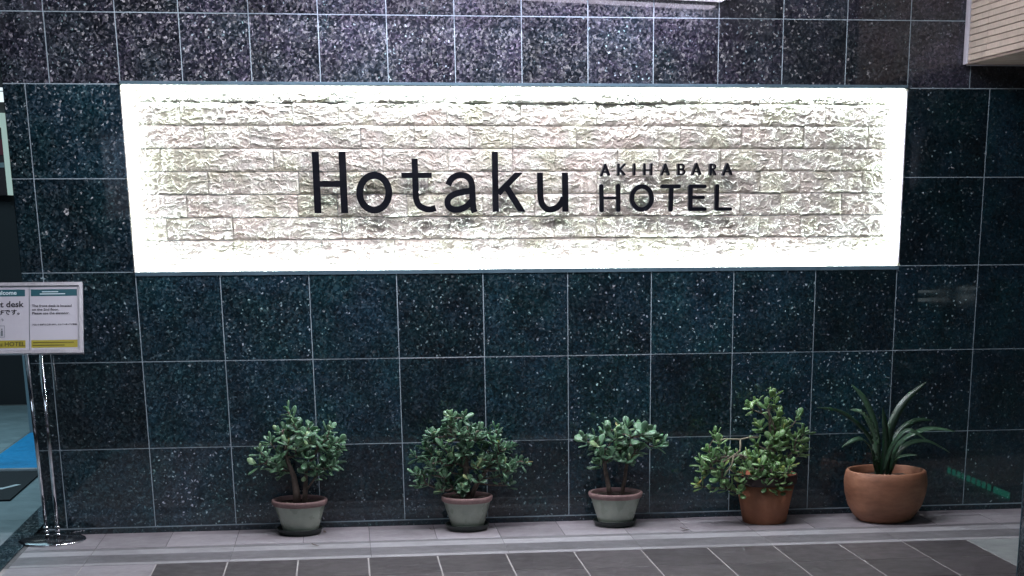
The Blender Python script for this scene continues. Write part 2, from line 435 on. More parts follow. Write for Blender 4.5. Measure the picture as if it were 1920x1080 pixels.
def stone_block(x0, x1, z0, z1, seed):
    g_ = .0012; x0 += .0011; x1 -= .0011; z0 += g_; z1 -= g_
    nx = max(6, int((x1 - x0) / STEP)); nz = max(5, int((z1 - z0) / STEP))
    xs = np.linspace(x0, x1, nx + 1); zs = np.linspace(z0, z1, nz + 1)
    X, Z = np.meshgrid(xs, zs)
    r0 = random.Random(seed)
    H = .72 * relief(X, Z, seed) + .004 + r0.uniform(0, .0025)
    # edges are sawn: relief dies away towards them a little
    e = np.minimum(np.minimum(X - x0, x1 - X) + .002, np.minimum(Z - z0, z1 - Z)); H = H * (.65 + .35 * np.clip(e / .010, 0, 1))
    # lean of the split face
    H = H + r0.uniform(-.004, .005) * (X - (x0 + x1) / 2) / (x1 - x0) + r0.uniform(-.004, .004) * (Z - (z0 + z1) / 2) / (z1 - z0) + .002
    Y = .103 - H
    cx, cz = (x0 + x1) / 2, (z0 + z1) / 2
    V = np.stack([X - cx, Y - .103, Z - cz], -1).reshape(-1, 3)
    n = nx + 1
    i = np.arange(nx); j = np.arange(nz); I, J = np.meshgrid(i, j); a = (J * n + I).ravel()
    F = np.stack([a, a + 1, a + n + 1, a + n], 1)
    # sides back to the bed
    ring = list(range(0, n)) + [k * n + nx for k in range(1, nz + 1)] + [nz * n + k for k in range(nx - 1, -1, -1)] + [k * n for k in range(nz - 1, 0, -1)]
    back = V[ring].copy(); back[:, 1] = .02
    b0 = len(V); V = np.vstack([V, back]); m_ = len(ring)
    Fs = [(ring[k], b0 + k, b0 + (k + 1) % m_, ring[(k + 1) % m_]) for k in range(m_)]
    me = bpy.data.meshes.new("stone_block"); me.from_pydata(V.tolist(), [], F.tolist() + Fs); me.update(); me.materials.append(STONE)
    sm = [False] * len(F) + [False] * len(Fs); me.polygons.foreach_set("use_smooth", sm)
    o = put("stone_block", me, panel, (cx, .103, cz)); return o
sd = 11
for (z0, z1), js in zip(zip(zr, zr[1:]), joints):
    xs = [PX0] + js + [PX1]
    for a, b in zip(xs, xs[1:]):
        sd += 7; stone_block(a, b, z0, z1, sd)
# cream stone lining of the opening, in front of the light channel
LZ0, LZ1, LX0, LX1 = 1.1875, 1.9795, -.3715, 3.202
bx("lining", LX1, LX1 + .01, .0125, .052, LZ0 - .01, LZ1 + .01, STONE, panel)
bx("lining", LX0 - .01, LX0, .0125, .052, LZ0 - .01, LZ1 + .01, STONE, panel)
bx("lining", LX0, LX1, .0125, .044, LZ0 - .008, LZ0, STONE, panel)
bx("lining", LX0, LX1, .0125, .044, LZ1, LZ1 + .008, STONE, panel)
bx("edge_bead", LX1 - .0035, LX1, -.002, .0125, LZ0 + .012, LZ1 - .012, LAMPH, panel)
# led strips in the channel
bx("led_strip", LX0, LX1, .048, .060, LZ1 + .012, LZ1 + .020, LED, panel)
bx("led_strip", LX0, LX1, .048, .060, LZ0 - .020, LZ0 - .012, LED, panel)
bx("led_strip", LX0 - .020, LX0 - .012, .056, .068, LZ0, LZ1, LED, panel)
bx("led_strip", LX1 + .012, LX1 + .020, .056, .068, LZ0, LZ1, LED, panel)

# ------------------------------------------------------------------ lettering: strokes -> signed distance -> outline -> raised letter
def px_wall(u, v, y):
    """point of the plane y seen at photo position (u, v); used once to take the letter strokes off the photo"""
    f = 3150.466
    d = Vector(((u - 1080.7294) / f, 1., -(v - 1392.3516) / f))
    r = Vector((sum(R[0][i] * d[i] for i in range(3)), sum(R[1][i] * d[i] for i in range(3)), sum(R[2][i] * d[i] for i in range(3))))
    t = (y + 8.084) / r.y
    return (0.55 + t * r.x, 1.435 + t * r.z)
def smooth_poly(P, closed=False, n=6):
    out = []; m_ = len(P)
    rngi = range(m_ if closed else m_ - 1)
    for i in rngi:
        p0 = P[(i - 1) % m_] if closed or i > 0 else P[0]; p1 = P[i]; p2 = P[(i + 1) % m_]
        p3 = P[(i + 2) % m_] if closed or i + 2 < m_ else P[-1]
        for k in range(n):
            t = k / n
            out.append(tuple(.5 * ((2 * p1[a]) + (-p0[a] + p2[a]) * t + (2 * p0[a] - 5 * p1[a] + 4 * p2[a] - p3[a]) * t * t + (-p0[a] + 3 * p1[a] - 3 * p2[a] + p3[a]) * t ** 3) for a in (0, 1)))
    if not closed: out.append(P[-1])
    else: out.append(out[0])
    return out
def letter(name, strokes, M, par, yf, th, step):
    """strokes: (points [(x, z)...], half width, round caps?)"""
    xs = [p[0] for s in strokes for p in s[0]]; zs = [p[1] for s in strokes for p in s[0]]; w = max(s[1] for s in strokes) + 3 * step
    x0, z0 = min(xs) - w, min(zs) - w; nx = int((max(xs) + w - x0) / step) + 2; nz = int((max(zs) + w - z0) / step) + 2
    X, Z = np.meshgrid(x0 + np.arange(nx) * step, z0 + np.arange(nz) * step)
    D = np.full(X.shape, 9.)
    for st_ in strokes:
        pts, hw, rnd = st_[:3]; ns = len(pts) - 1; ds = np.full(X.shape, 9.)
        for i in range(ns):
            ax, az = pts[i]; bx_, bz = pts[i + 1]; L = math.hypot(bx_ - ax, bz - az)
            if L < 1e-7: continue
            ux, uz = (bx_ - ax) / L, (bz - az) / L
            s = (X - ax) * ux + (Z - az) * uz; n_ = np.abs(-(X - ax) * uz + (Z - az) * ux)
            ds = np.minimum(ds, np.hypot(s - np.clip(s, 0, L), n_) - hw)
        if not rnd:       # square-cut ends
            for (p, q) in ((pts[0], pts[1]), (pts[-1], pts[-2])):
                L = math.hypot(q[0] - p[0], q[1] - p[1]); ux, uz = (q[0] - p[0]) / L, (q[1] - p[1]) / L
                pl_ = -((X - p[0]) * ux + (Z - p[1]) * uz); near = np.hypot(X - p[0], Z - p[1]) < 1.9 * hw
                ds = np.where(near, np.maximum(ds, pl_), ds)
        if len(st_) > 3:  # cut level with the line of the word
            ds = np.maximum(ds, np.maximum(Z - st_[3][0], st_[3][1] - Z))
        D = np.minimum(D, ds)
    segs = {}
    def pt(i, j, k, l):
        a, b = D[j, i], D[l, k]; t = a / (a - b)
        return (x0 + (i + (k - i) * t) * step, z0 + (j + (l - j) * t) * step)
    nxt = {}; coord = {}
    for j in range(nz - 1):
        rowin = (D[j, :-1] < 0).astype(int) + (D[j, 1:] < 0) + (D[j + 1, :-1] < 0) + (D[j + 1, 1:] < 0)
        for i in np.nonzero((rowin > 0) & (rowin < 4))[0]:
            i = int(i)
            cs = [(i, j), (i + 1, j), (i + 1, j + 1), (i, j + 1)]; ins = [D[c[1], c[0]] < 0 for c in cs]
            ev = []
            for e in range(4):
                a, b = cs[e], cs[(e + 1) % 4]
                if ins[e] != ins[(e + 1) % 4]:
                    key = (min(a, b), max(a, b)); coord[key] = pt(*key[0], *key[1]); ev.append((key, ins[e]))
            outs = [k for k, s in ev if s]; inns = [k for k, s in ev if not s]
            for a, b in zip(outs, inns): nxt[a] = b
    loops = []
    while nxt:
        k0 = next(iter(nxt)); k = k0; L = []
        while k in nxt:
            L.append(coord[k]); k = nxt.pop(k)
        if len(L) > 5: loops.append(L)
    def simp(L, tol):
        keep = []; n = len(L); last = L[-1]
        out = []
        for i in range(n):
            a = out[-1] if out else L[i - 1]; b = L[i]; c = L[(i + 1) % n]
            A = abs((b[0] - a[0]) * (c[1] - a[1]) - (c[0] - a[0]) * (b[1] - a[1])); Ln = math.hypot(c[0] - a[0], c[1] - a[1]) + 1e-9
            if A / Ln > tol: out.append(b)
        return out
    loops = [simp(L, step * .02) for L in loops]
    flat = [p for L in loops for p in L]
    tris = geometry.tessellate_polygon([[Vector((p[0], p[1], 0)) for p in L] for L in loops])
    n = len(flat); cx = sum(p[0] for p in flat) / n; cz = min(p[1] for p in flat)
    ch = min(.0012, th * .2)
    V = [(p[0] - cx, 0, p[1] - cz) for p in flat] + [(p[0] - cx, th, p[1] - cz) for p in flat]
    F = []
    for t in tris:
        a, b, c = (flat[i] for i in t)
        ar = (b[0] - a[0]) * (c[1] - a[1]) - (c[0] - a[0]) * (b[1] - a[1])
        t = tuple(t) if ar > 0 else tuple(reversed(t))
        F.append(t); F.append(tuple(q + n for q in reversed(t)))
    b = 0
    for L in loops:
        m_ = len(L)
        for i in range(m_): F.append((b + i, b + i + n, b + (i + 1) % m_ + n, b + (i + 1) % m_))
        b += m_
    o = mk(name, V, F, M, par, loc=(cx, yf, cz))
    bm = bmesh.new(); bm.from_mesh(o.data); bmesh.ops.recalc_face_normals(bm, faces=bm.faces); bm.to_mesh(o.data); bm.free()
    return o
def ell(cx, cy, rx, ry, n=40): return [(cx + rx * math.cos(2 * math.pi * i / n), cy + ry * math.sin(2 * math.pi * i / n)) for i in range(n + 1)]
PXM = 1 / 393.
def word(name, label, ox, oy, sc, glyphs, yf, th, step):
    t = thing(name, label, "sign lettering")
    for st in glyphs:
        S2 = []
        for q in st:
            e = ([px_wall(ox + p[0] / sc, oy + p[1] / sc, yf) for p in q[0]], q[1] / sc * PXM, q[2])
            if len(q) > 3: e += (tuple(px_wall(ox + q[0][0][0] / sc, oy + v / sc, yf)[1] for v in q[3]),)
            S2.append(e)
        L = letter("letter", S2, LETTER, t, yf, th, step)
    return t
sp = smooth_poly
big = [
 [([(106, 84), (124, 479)], 21, 0), ([(278, 84), (296, 479)], 21.5, 0), ([(118, 292), (288, 291)], 18, 0)],
 [(ell(486, 347, 94, 112), 20.5, 1)],
 [(sp([(745, 128), (749, 230), (752, 330), (757, 392), (778, 432), (820, 452), (852, 454), (881, 446)]), 18.5, 0), ([(660, 236), (856, 235)], 15.5, 0)],
 [(sp([(962, 298), (980, 262), (1015, 238), (1050, 234), (1086, 245), (1108, 272), (1116, 310), (1118, 360), (1120, 410), (1124, 448), (1133, 474)]), 18.5, 0),
  (sp([(1112, 333), (1060, 342), (1005, 356), (968, 380), (957, 410), (968, 440), (1000, 456), (1045, 452), (1085, 430), (1116, 396)]), 18.5, 0)],
 [([(1261, 84), (1268, 471)], 18.5, 0), ([(1284, 352), (1450, 184)], 17.5, 0, (218, 600)), ([(1333, 306), (1462, 512)], 19, 0, (0, 471))],
 [(sp([(1552, 219), (1553, 300), (1556, 376), (1570, 426), (1605, 455), (1650, 448), (1684, 420), (1705, 380)]), 18, 0), ([(1713, 219), (1716, 470)], 18.5, 0)],
]
YL = .030
word("sign_lettering", "large flat black lettering in mixed case, the longest word on the stone panel", 560, 260, 3.42857, big, YL - .004, .022, .0016)
hot = [
 [([(178, 572), (183, 858)], 24, 1), ([(380, 570), (382, 853)], 25, 1), ([(195, 712), (370, 712)], 16, 1)],
 [(ell(664, 712, 119, 138), 25, 1)],
 [([(912, 572), (1110, 572)], 22, 1), ([(1020, 580), (1010, 850)], 25, 1)],
 [([(1250, 576), (1246, 842)], 25, 1), ([(1250, 572), (1420, 572)], 20, 1), ([(1250, 705), (1402, 705)], 18, 1), ([(1248, 845), (1420, 845)], 20, 1)],
 [([(1568, 570), (1562, 840)], 24, 1), ([(1562, 844), (1726, 844)], 19, 1)],
]
word("sign_lettering", "bold black round-ended capitals of the lower right word on the stone panel", 1100, 260, 6.4, hot, YL - .004, .024, .0011)
Aq = lambda ax, ay, lx, ly, rx, ry, by: [([(lx, ly), (ax, ay)], 12.5, 1), ([(ax, ay), (rx, ry)], 13.5, 1), ([(lx + .26 * (ax - lx), by), (rx + .26 * (ax - rx), by)], 9, 1)]
aki = [
 Aq(225, 315, 180, 440, 268, 430, 400),
 [([(387, 312), (384, 432)], 13, 1), ([(458, 308), (397, 378)], 11, 1), ([(402, 368), (456, 430)], 12, 1)],
 [([(576, 308), (575, 430)], 13, 1)],
 [([(698, 308), (698, 430)], 13, 1), ([(780, 306), (778, 430)], 12, 1), ([(698, 376), (780, 376)], 9, 1)],
 Aq(946, 308, 905, 430, 986, 428, 398),
 [([(1106, 312), (1106, 428)], 13, 1), (sp([(1106, 310), (1145, 310), (1168, 325), (1166, 352), (1143, 366), (1106, 368)]), 9.5, 1), (sp([(1143, 368), (1172, 384), (1175, 408), (1152, 427), (1106, 428)]), 9.5, 1)],
 Aq(1322, 304, 1276, 428, 1364, 424, 396),
 [([(1492, 310), (1490, 430)], 13, 1), (sp([(1492, 310), (1525, 310), (1545, 325), (1542, 352), (1520, 366), (1492, 368)]), 9.5, 1), ([(1516, 368), (1546, 428)], 12, 1)],
 Aq(1692, 306, 1646, 430, 1738, 424, 396),
]
word("sign_lettering", "small widely spaced black capitals above the bold word on the stone panel", 1100, 260, 6.4, aki, YL - .006, .034, .0008)

# ------------------------------------------------------------------ batten lamp at the top of the wall
def area(name, loc, size, power, col, rot=(0, 0, 0), sy=None, par=None, spread=math.pi):
    L = bpy.data.lights.new(name, 'AREA'); L.energy = power; L.color = col; L.shape = 'RECTANGLE'; L.size = size; L.size_y = sy or size; L.spread = spread
    o = bpy.data.objects.new(name, L); C.objects.link(o); o.location = loc; o.rotation_euler = rot
    if par: o.parent = par
    return o
bat = thing("wall_lamp", "pale slim batten lamp mounted high on the granite wall at the top edge", "lamp", (1.3, -.05, 2.444))
def bat_part(name, x0, x1, y0, y1, z0, z1, M, bev=.004):
    o = bx(name, x0, x1, y0, y1, z0, z1, M, bat, bev); return o
bat_part("housing", -1.05, 1.035, -.17, .045, -.045, .02, LAMPH)
bat_part("diffuser", -1.03, 1.01, -.160, .035, -.072, -.0455, mat("batten_diffuser", (.8, .8, .8), .4, emis=(.88, .82, 1.0), es=.55), .008)
bat_part("end_cap", 1.0355, 1.052, -.168, .043, -.062, .016, LAMPH)
bat.rotation_euler = (0, math.radians(2.0), 0)
area("wall_lamp_light", (0, -.07, -.08), 2.0, BATTEN_W, (.88, .80, 1.0), (0, 0, 0), .16, bat)

# ------------------------------------------------------------------ canopy with its lamps (above the frame, lights wall, plants and floor)
can = tag(bx("entrance_canopy", -6, 6.2, -2.6, .0, 3.16, 3.4, CONC), "concrete canopy slab above the wall and pavement", "canopy")
for i, x in enumerate((.22, 1.10, 1.98)):
    t = thing("canopy_lamp", ["left", "middle", "right"][i] + " one of three tube lamps under the canopy, over the " + ["left", "middle", "right"][i] + " of the sign", "lamp", (x, -1.15, 3.15), "tube lamps under the canopy")
    bx("lamp_housing", -.62, .62, -.06, .06, -.04, .005, LAMPH, t, .004); bx("lamp_tube", -.6, .6, -.03, .03, -.07, -.0405, LAMPM, t, .006)
    area("canopy_lamp_light", (0, 0, -.075), 1.2, CANOPY_W * (.95, 1.1, .85)[i], (.93, .90, 1.0), (0, 0, 0), .06, t)

# ------------------------------------------------------------------ ribbed bulkhead, top right
bk = thing("ribbed_bulkhead", "beige ribbed ceramic bulkhead projecting from the wall at the top right corner", "bulkhead")
BX0 = 3.462
bx("bulkhead_core", BX0 + .012, 6.1, -1.9, -.004, 2.092, 3.1, DARKCLAY, bk)
zz = 2.096
while zz < 3.05:
    for (y0, y1) in ((-.288, -.062), (-1.9, -.291)):
        bx("rib", BX0, BX0 + .013, y0, y1, zz, zz + .0235, RIB, bk, .0015)
    zz += .0275
bx("corner_trim", BX0 - .003, BX0 + .014, -.0600, -.004, 2.084, 3.1, LAMPH, bk, .002)
bx("soffit_board", BX0 + .001, 6.1, -1.9, -.030, 2.082, 2.0915, SOFFIT, bk)
bx("soffit_edge_trim", BX0 + .015, 6.1, -.0295, -.0045, 2.079, 2.091, LAMPH, bk, .001)

# ------------------------------------------------------------------ pillar, right foreground
pl = thing("granite_pillar", "dark granite clad pillar at the lower right edge of the paving", "pillar")
bx("pillar_core", 3.207, 3.80, -2.6, -1.702, 0, 3.16, JOINT_D, pl)
zs = [0, .138, .483, .828, 1.173, 1.518, 1.863, 2.208, 2.553, 2.9, 3.15]
for z0, z1 in zip(zs, zs[1:]):
    for y0, y1 in ((-2.6, -2.13), (-2.13, -1.70)):
        tile("granite_tile", pl, GRANITE, 'x', y0, y1, z0, z1, 3.205, .004)
    o = tile("granite_tile", pl, GRANITE, 'y', 3.207, 3.80, z0, z1, 0, .004)
    o.location = (3.5035, -1.700 + .0, (z0 + z1) / 2); o.rotation_euler = (0, 0, math.pi)
bx("corner_bead", 3.203, 3.2065, -1.7015, -1.6985, .0, 3.15, GLOW_AND_TRIM, pl)

# ------------------------------------------------------------------ hall to the left
hw = thing("hall_back_wall", "dark back wall at the far end of the entrance hall", "wall", (-3, 5.95, 0))
bx("wall_face", -3, 2.6, 0, .2, -.02, 3.2, HALLW, hw)
hw2 = tag(bx("hall_side_wall", -.86, -.70, .31, 5.9, 0, 3.2, HALLW), "dark side wall of the hall behind the granite wall end", "wall")
cl = tag(bx("hall_ceiling", -6, -.7, .31, 6.1, 3.2, 3.3, HALLW), "dark ceiling over the entrance hall", "ceiling")
lw = tag(bx("hall_left_wall", -6.2, -6.0, -3, 6.1, 0, 3.3, HALLW), "dark wall on the far left of the hall", "wall")
# lit display frame on the back wall
df = thing("display_case", "pale green framed lit display at upper left with dark poster inside", "display case", (-1.93, 5.80, 1.58))
FR = mat("pale_green_frame", (.50, .60, .54), .5, emis=(.62, .78, .68), es=.35)
bx("frame_side", .005, .048, -.03, .14, .0, .585, FR, df, .003)
bx("frame_top", -.55, .0045, -.03, .14, .485, .585, FR, df, .003)
bx("poster", -.55, .0045, .03, .14, .0, .484, mat("poster_dark", (.02, .008, .012), .4), df)
bx("poster_band", -.55, -.005, .02, .0295, .29, .40, mat("red_print", (.12, .005, .02), .4), df)
bx("poster_text_band", -.55, -.008, .02, .0295, .20, .235, mat("pale_print", (.2, .25, .28), .4), df)
hlt = thing("hall_lamp", "small white lit panel at the upper left edge above the display frame", "lamp", (-1.95, 5.83, 2.25))
bx("lamp_panel", -.5, .068, -.02, .1, .0, .095, mat("hall_lamp_panel", (.8, .8, .8), .4, emis=(.85, .95, 1), es=.9), hlt, .003)
bx("lamp_divider", -.5, .066, -.024, -.0205, .066, .072, HALLW, hlt)
area("hall_ceiling_light", (-2.2, 2.6, 3.1), 2.2, HALL_W, (.55, .85, 1.0), (0, 0, 0), 3.0, None)
bpy.data.objects["hall_ceiling_light"].parent = None
ps = thing("hall_post", "grey metal door post standing on the hall floor behind the sign stand", "post", (-1.592, 3.96, 0))
bx("post_shaft", -.018, .022, -.02, .02, .01, .98, POSTM, ps, .002); bx("post_foot", -.03, .034, -.032, .032, 0, .0095, POSTM, ps)
bm_ = tag(bx("floor_mat", -1.61, -1.22, 2.22, 3.95, .001, .012, BLUEM, None, .003), "bright blue mat on the hall floor", "mat")
ed = bx("mat_edge", -1.75, -1.22, 2.17, 2.2195, .001, .011, FRAME, bm_)
km = tag(bx("floor_mat", -2.6, -1.225, 1.045, 2.10, .001, .010, BLACKM, None, .003), "black mat with a white mark in front of the blue mat", "mat")
mk("mat_mark", [(-1.42, 1.42, .0112), (-1.33, 1.40, .0112), (-1.255, 1.56, .0112), (-1.285, 1.57, .0112), (-1.34, 1.46, .0112), (-1.42, 1.47, .0112)], [(0, 1, 4, 5), (1, 2, 3, 4)], WHITE, km)
gd = thing("glass_door_edge", "dark upright door edge at the lower left border of the picture", "door", (-1.115, -.06, 0))
bx("door_stile", -.04, .03, -.02, .02, .0, 2.4, BLACKM, gd, .002)
gd.location = (-1.118, -.05, 0)
bx("door_handle", -.06, -.045, -.06, -.0205, .9, 1.3, CHROME, gd, .003)

# ------------------------------------------------------------------ sign stand
st = thing("sign_stand", "chrome two-pole stand holding a framed notice board at the left edge", "sign stand", (-.822, -.155, 0))
lathe("base", [(0, .0), (.146, .0), (.1475, .004), (.146, .009), (.135, .0135), (.05, .019), (0, .0195)], BASEB, st, 64)
lathe("base_rim", [(.1465, .0005), (.1505, .0008), (.152, .005), (.1500, .0095), (.1468, .0105)], CHROME, st, 64)
for dx, tx in ((-.022, -.034), (.028, .029)):
    tube("pole", [(dx, 0, .018), ((dx + tx) / 2, 0, .45), (tx, 0, .90)], .0088, CHROME, st, 16)
    for zc in (.030, .047, .064):
        lathe("collar", [(.0089, -.006), (.0125, -.005), (.0135, 0), (.0125, .005), (.0089, .006)], CHROME, st, 20, (dx + (tx - dx) * zc, 0, zc))
bd = bpy.data.objects.new("board_frame", None)
BW, BH = .462, .335
V, F = boxes([(-BW / 2, BW / 2, -.009, .009, BH / 2 - .015, BH / 2), (-BW / 2, BW / 2, -.009, .009, -BH / 2, -BH / 2 + .015),
              (-BW / 2, -BW / 2 + .015, -.0095, .0085, -BH / 2 + .0152, BH / 2 - .0152), (BW / 2 - .015, BW / 2, -.0095, .0085, -BH / 2 + .0152, BH / 2 - .0152)])
fr = mk("board_frame", V, F, FRAME, st, loc=(-.003, -.005, .998)); fr.rotation_euler = (math.radians(-28), 0, 0)
# sub-parts: sheets, print
def onb(name, u0, u1, v0, v1, M, d=.0005, y=-.0010): return bx(name, u0, u1, y - d, y, v0, v1, M, fr)
bx("back_board", -BW / 2 + .003, BW / 2 - .003, .0005, .006, -BH / 2 + .003, BH / 2 - .003, WHITE, fr)
onb("sheet", .002, .2098, -.1475, .1475, PAPER, .0008, -.0002)
onb("sheet", -.2098, -.002, -.1475, .1475, PAPER, .0008, -.0002)
onb("centre_line", -.0012, .0012, -.1475, .1475, INKG)
for s in (1, -1):
    u0, u1 = (.007, .206) if s > 0 else (-.206, -.018)
    onb("teal_band", u0, u1, .105, .137, TEAL); onb("yellow_band", u0, u1, -.139, -.103, YELL)
def text(body, size, u, v, M, align='LEFT', bold=0., name="print"):
    c = bpy.data.curves.new("txt", 'FONT'); c.body = body; c.size = size; c.align_x = align; c.align_y = 'CENTER'; c.offset = bold
    c.resolution_u = 3
    o = bpy.data.objects.new("txt", c); me = bpy.data.meshes.new_from_object(o)
    bpy.data.objects.remove(o); bpy.data.curves.remove(c)
    me.materials.clear(); me.materials.append(M); me.name = name
    q = put(name, me, fr, (u, -.0021, v)); q.rotation_euler = (math.pi / 2, 0, 0); return q
text("Welcome", .027, -.054, .121, INKW, 'RIGHT', .0006)
text("Front desk", .040, -.026, .066, INK, 'RIGHT', .0008)
text("フロントは2Fです。", .0285, -.024, .028, INK, "RIGHT", .0006)
text("エレベーター↑", .020, -.108, -.008, INKG, 'RIGHT')
text("Hotaku HOTEL", .028, -.020, -.1215, INKO, 'RIGHT', .0007)
text("The front desk is located", .0170, .011, .058, INK, 'LEFT', .0003)
text("on the 2nd floor.", .0170, .011, .0405, INK, 'LEFT', .0003)
text("Please use the elevator.", .0170, .011, .0230, INK, 'LEFT', .0003)
text("フロントは2階にございます。エレベーターをご利用", .0082, .011, -.031, INK, 'LEFT', .0004)
for (u0, u1, v0, v1) in ((.055, .125, .123, .127), (.045, .155, .113, .117)): onb("print_line", u0, u1, v0, v1, INKW, .0004, -.0017)
for (u0, u1, v0, v1) in ((.015, .19, -.117, -.113), (.012, .150, -.130, -.126)): onb("print_line", u0, u1, v0, v1, INKO, .0004, -.0017)
# lift pictogram
for (u0, u1, v0, v1) in ((-.165, -.106, -.035, -.0335), (-.165, -.106, -.088, -.0865), (-.165, -.1635, -.088, -.0335), (-.1075, -.106, -.088, -.0335)):
    onb("pictogram_frame", u0, u1, v0, v1, INKG, .0004, -.0017)
for k in range(3):
    onb("pictogram_figure", -.157 + .017 * k, -.148 + .017 * k, -.082, -.056, INKG, .0004, -.0017)
    onb("pictogram_head", -.1555 + .017 * k, -.1495 + .017 * k, -.053, -.047, INKG, .0004, -.0017)

# ------------------------------------------------------------------ potted plants
def leaf_mesh(name, M, bend, wid=.27, thick=.055, fold=0.):
    """succulent leaf, unit length along +y, face +z"""
    V = []; F = []; prof = [(0, .12), (.15, .22), (.35, .62), (.58, .95), (.76, 1.0), (.90, .74), (.985, .30)]
    seg = 6
    for (t, w) in prof:
        z = bend * t * t
        for s in range(seg):
            a = 2 * math.pi * s / seg
            x = wid * w * math.cos(a)
            V.append((x, t, z + fold * abs(x) + (thick * (.5 + .5 * w)) * math.sin(a) * (1 if math.sin(a) > 0 else .8)))
    n = len(prof)
    for i in range(n - 1):
        for s in range(seg):
            F.append((i * seg + s, (i + 1) * seg + s, (i + 1) * seg + (s + 1) % seg, i * seg + (s + 1) % seg))
    F.append(tuple(range(seg))); F.append(tuple((n - 1) * seg + s for s in reversed(range(seg))))
    me = bpy.data.meshes.new(name); me.from_pydata(V, [], F); me.update(); me.materials.append(M)
    me.polygons.foreach_set("use_smooth", [True] * len(me.polygons))
    bm = bmesh.new(); bm.from_mesh(me); bmesh.ops.recalc_face_normals(bm, faces=bm.faces); bm.to_mesh(me); bm.free()
    return me
LV = {k: [leaf_mesh("leaf", M, b, w, .075, f) for b, w, f in ((.10, .25, .12), (-.06, .27, .05), (.2, .22, .18), (.02, .30, 0.))] for k, M in (("a", LEAF_A), ("b", LEAF_B))}
def inside(P, x, z):
    c = False; j = len(P) - 1
    for i in range(len(P)):
        if (P[i][1] > z) != (P[j][1] > z) and x < (P[j][0] - P[i][0]) * (z - P[i][1]) / (P[j][1] - P[i][1]) + P[i][0]: c = not c
        j = i
    return c
LEAFQ = []
def add_leaf(par, kind, p, d, nrm, ln, r):
    y = d.normalized(); z = (nrm - y * nrm.dot(y)).normalized(); x = y.cross(z)
    M4 = Matrix((x, y, z)).transposed().to_4x4(); k = ln * r.uniform(.88, 1.15); wv = r.uniform(.85, 1.2)
    LEAFQ.append((r.choice(LV[kind]), Matrix.Translation(p) @ M4 @ Matrix.Diagonal((k * wv, k, k, 1))))
def flush_leaves(par, maxl):
    """the leaves nearest the viewer become parts, the rest one joined part"""
    LEAFQ.sort(key=lambda q: q[1].translation.y)
    for me, mx in LEAFQ[:maxl]:
        o = bpy.data.objects.new("leaf", me); C.objects.link(o); o.parent = par; o.matrix_local = mx
    rest = LEAFQ[maxl:]
    if rest:
        V = []; F = []
        for me, mx in rest:
            b = len(V); V += [mx @ v.co for v in me.vertices]; F += [tuple(b + i for i in p.vertices) for p in me.polygons]
        o = mk("inner_leaves", V, F, rest[0][0].materials[0], par, True); o["kind"] = "stuff"
    LEAFQ.clear()
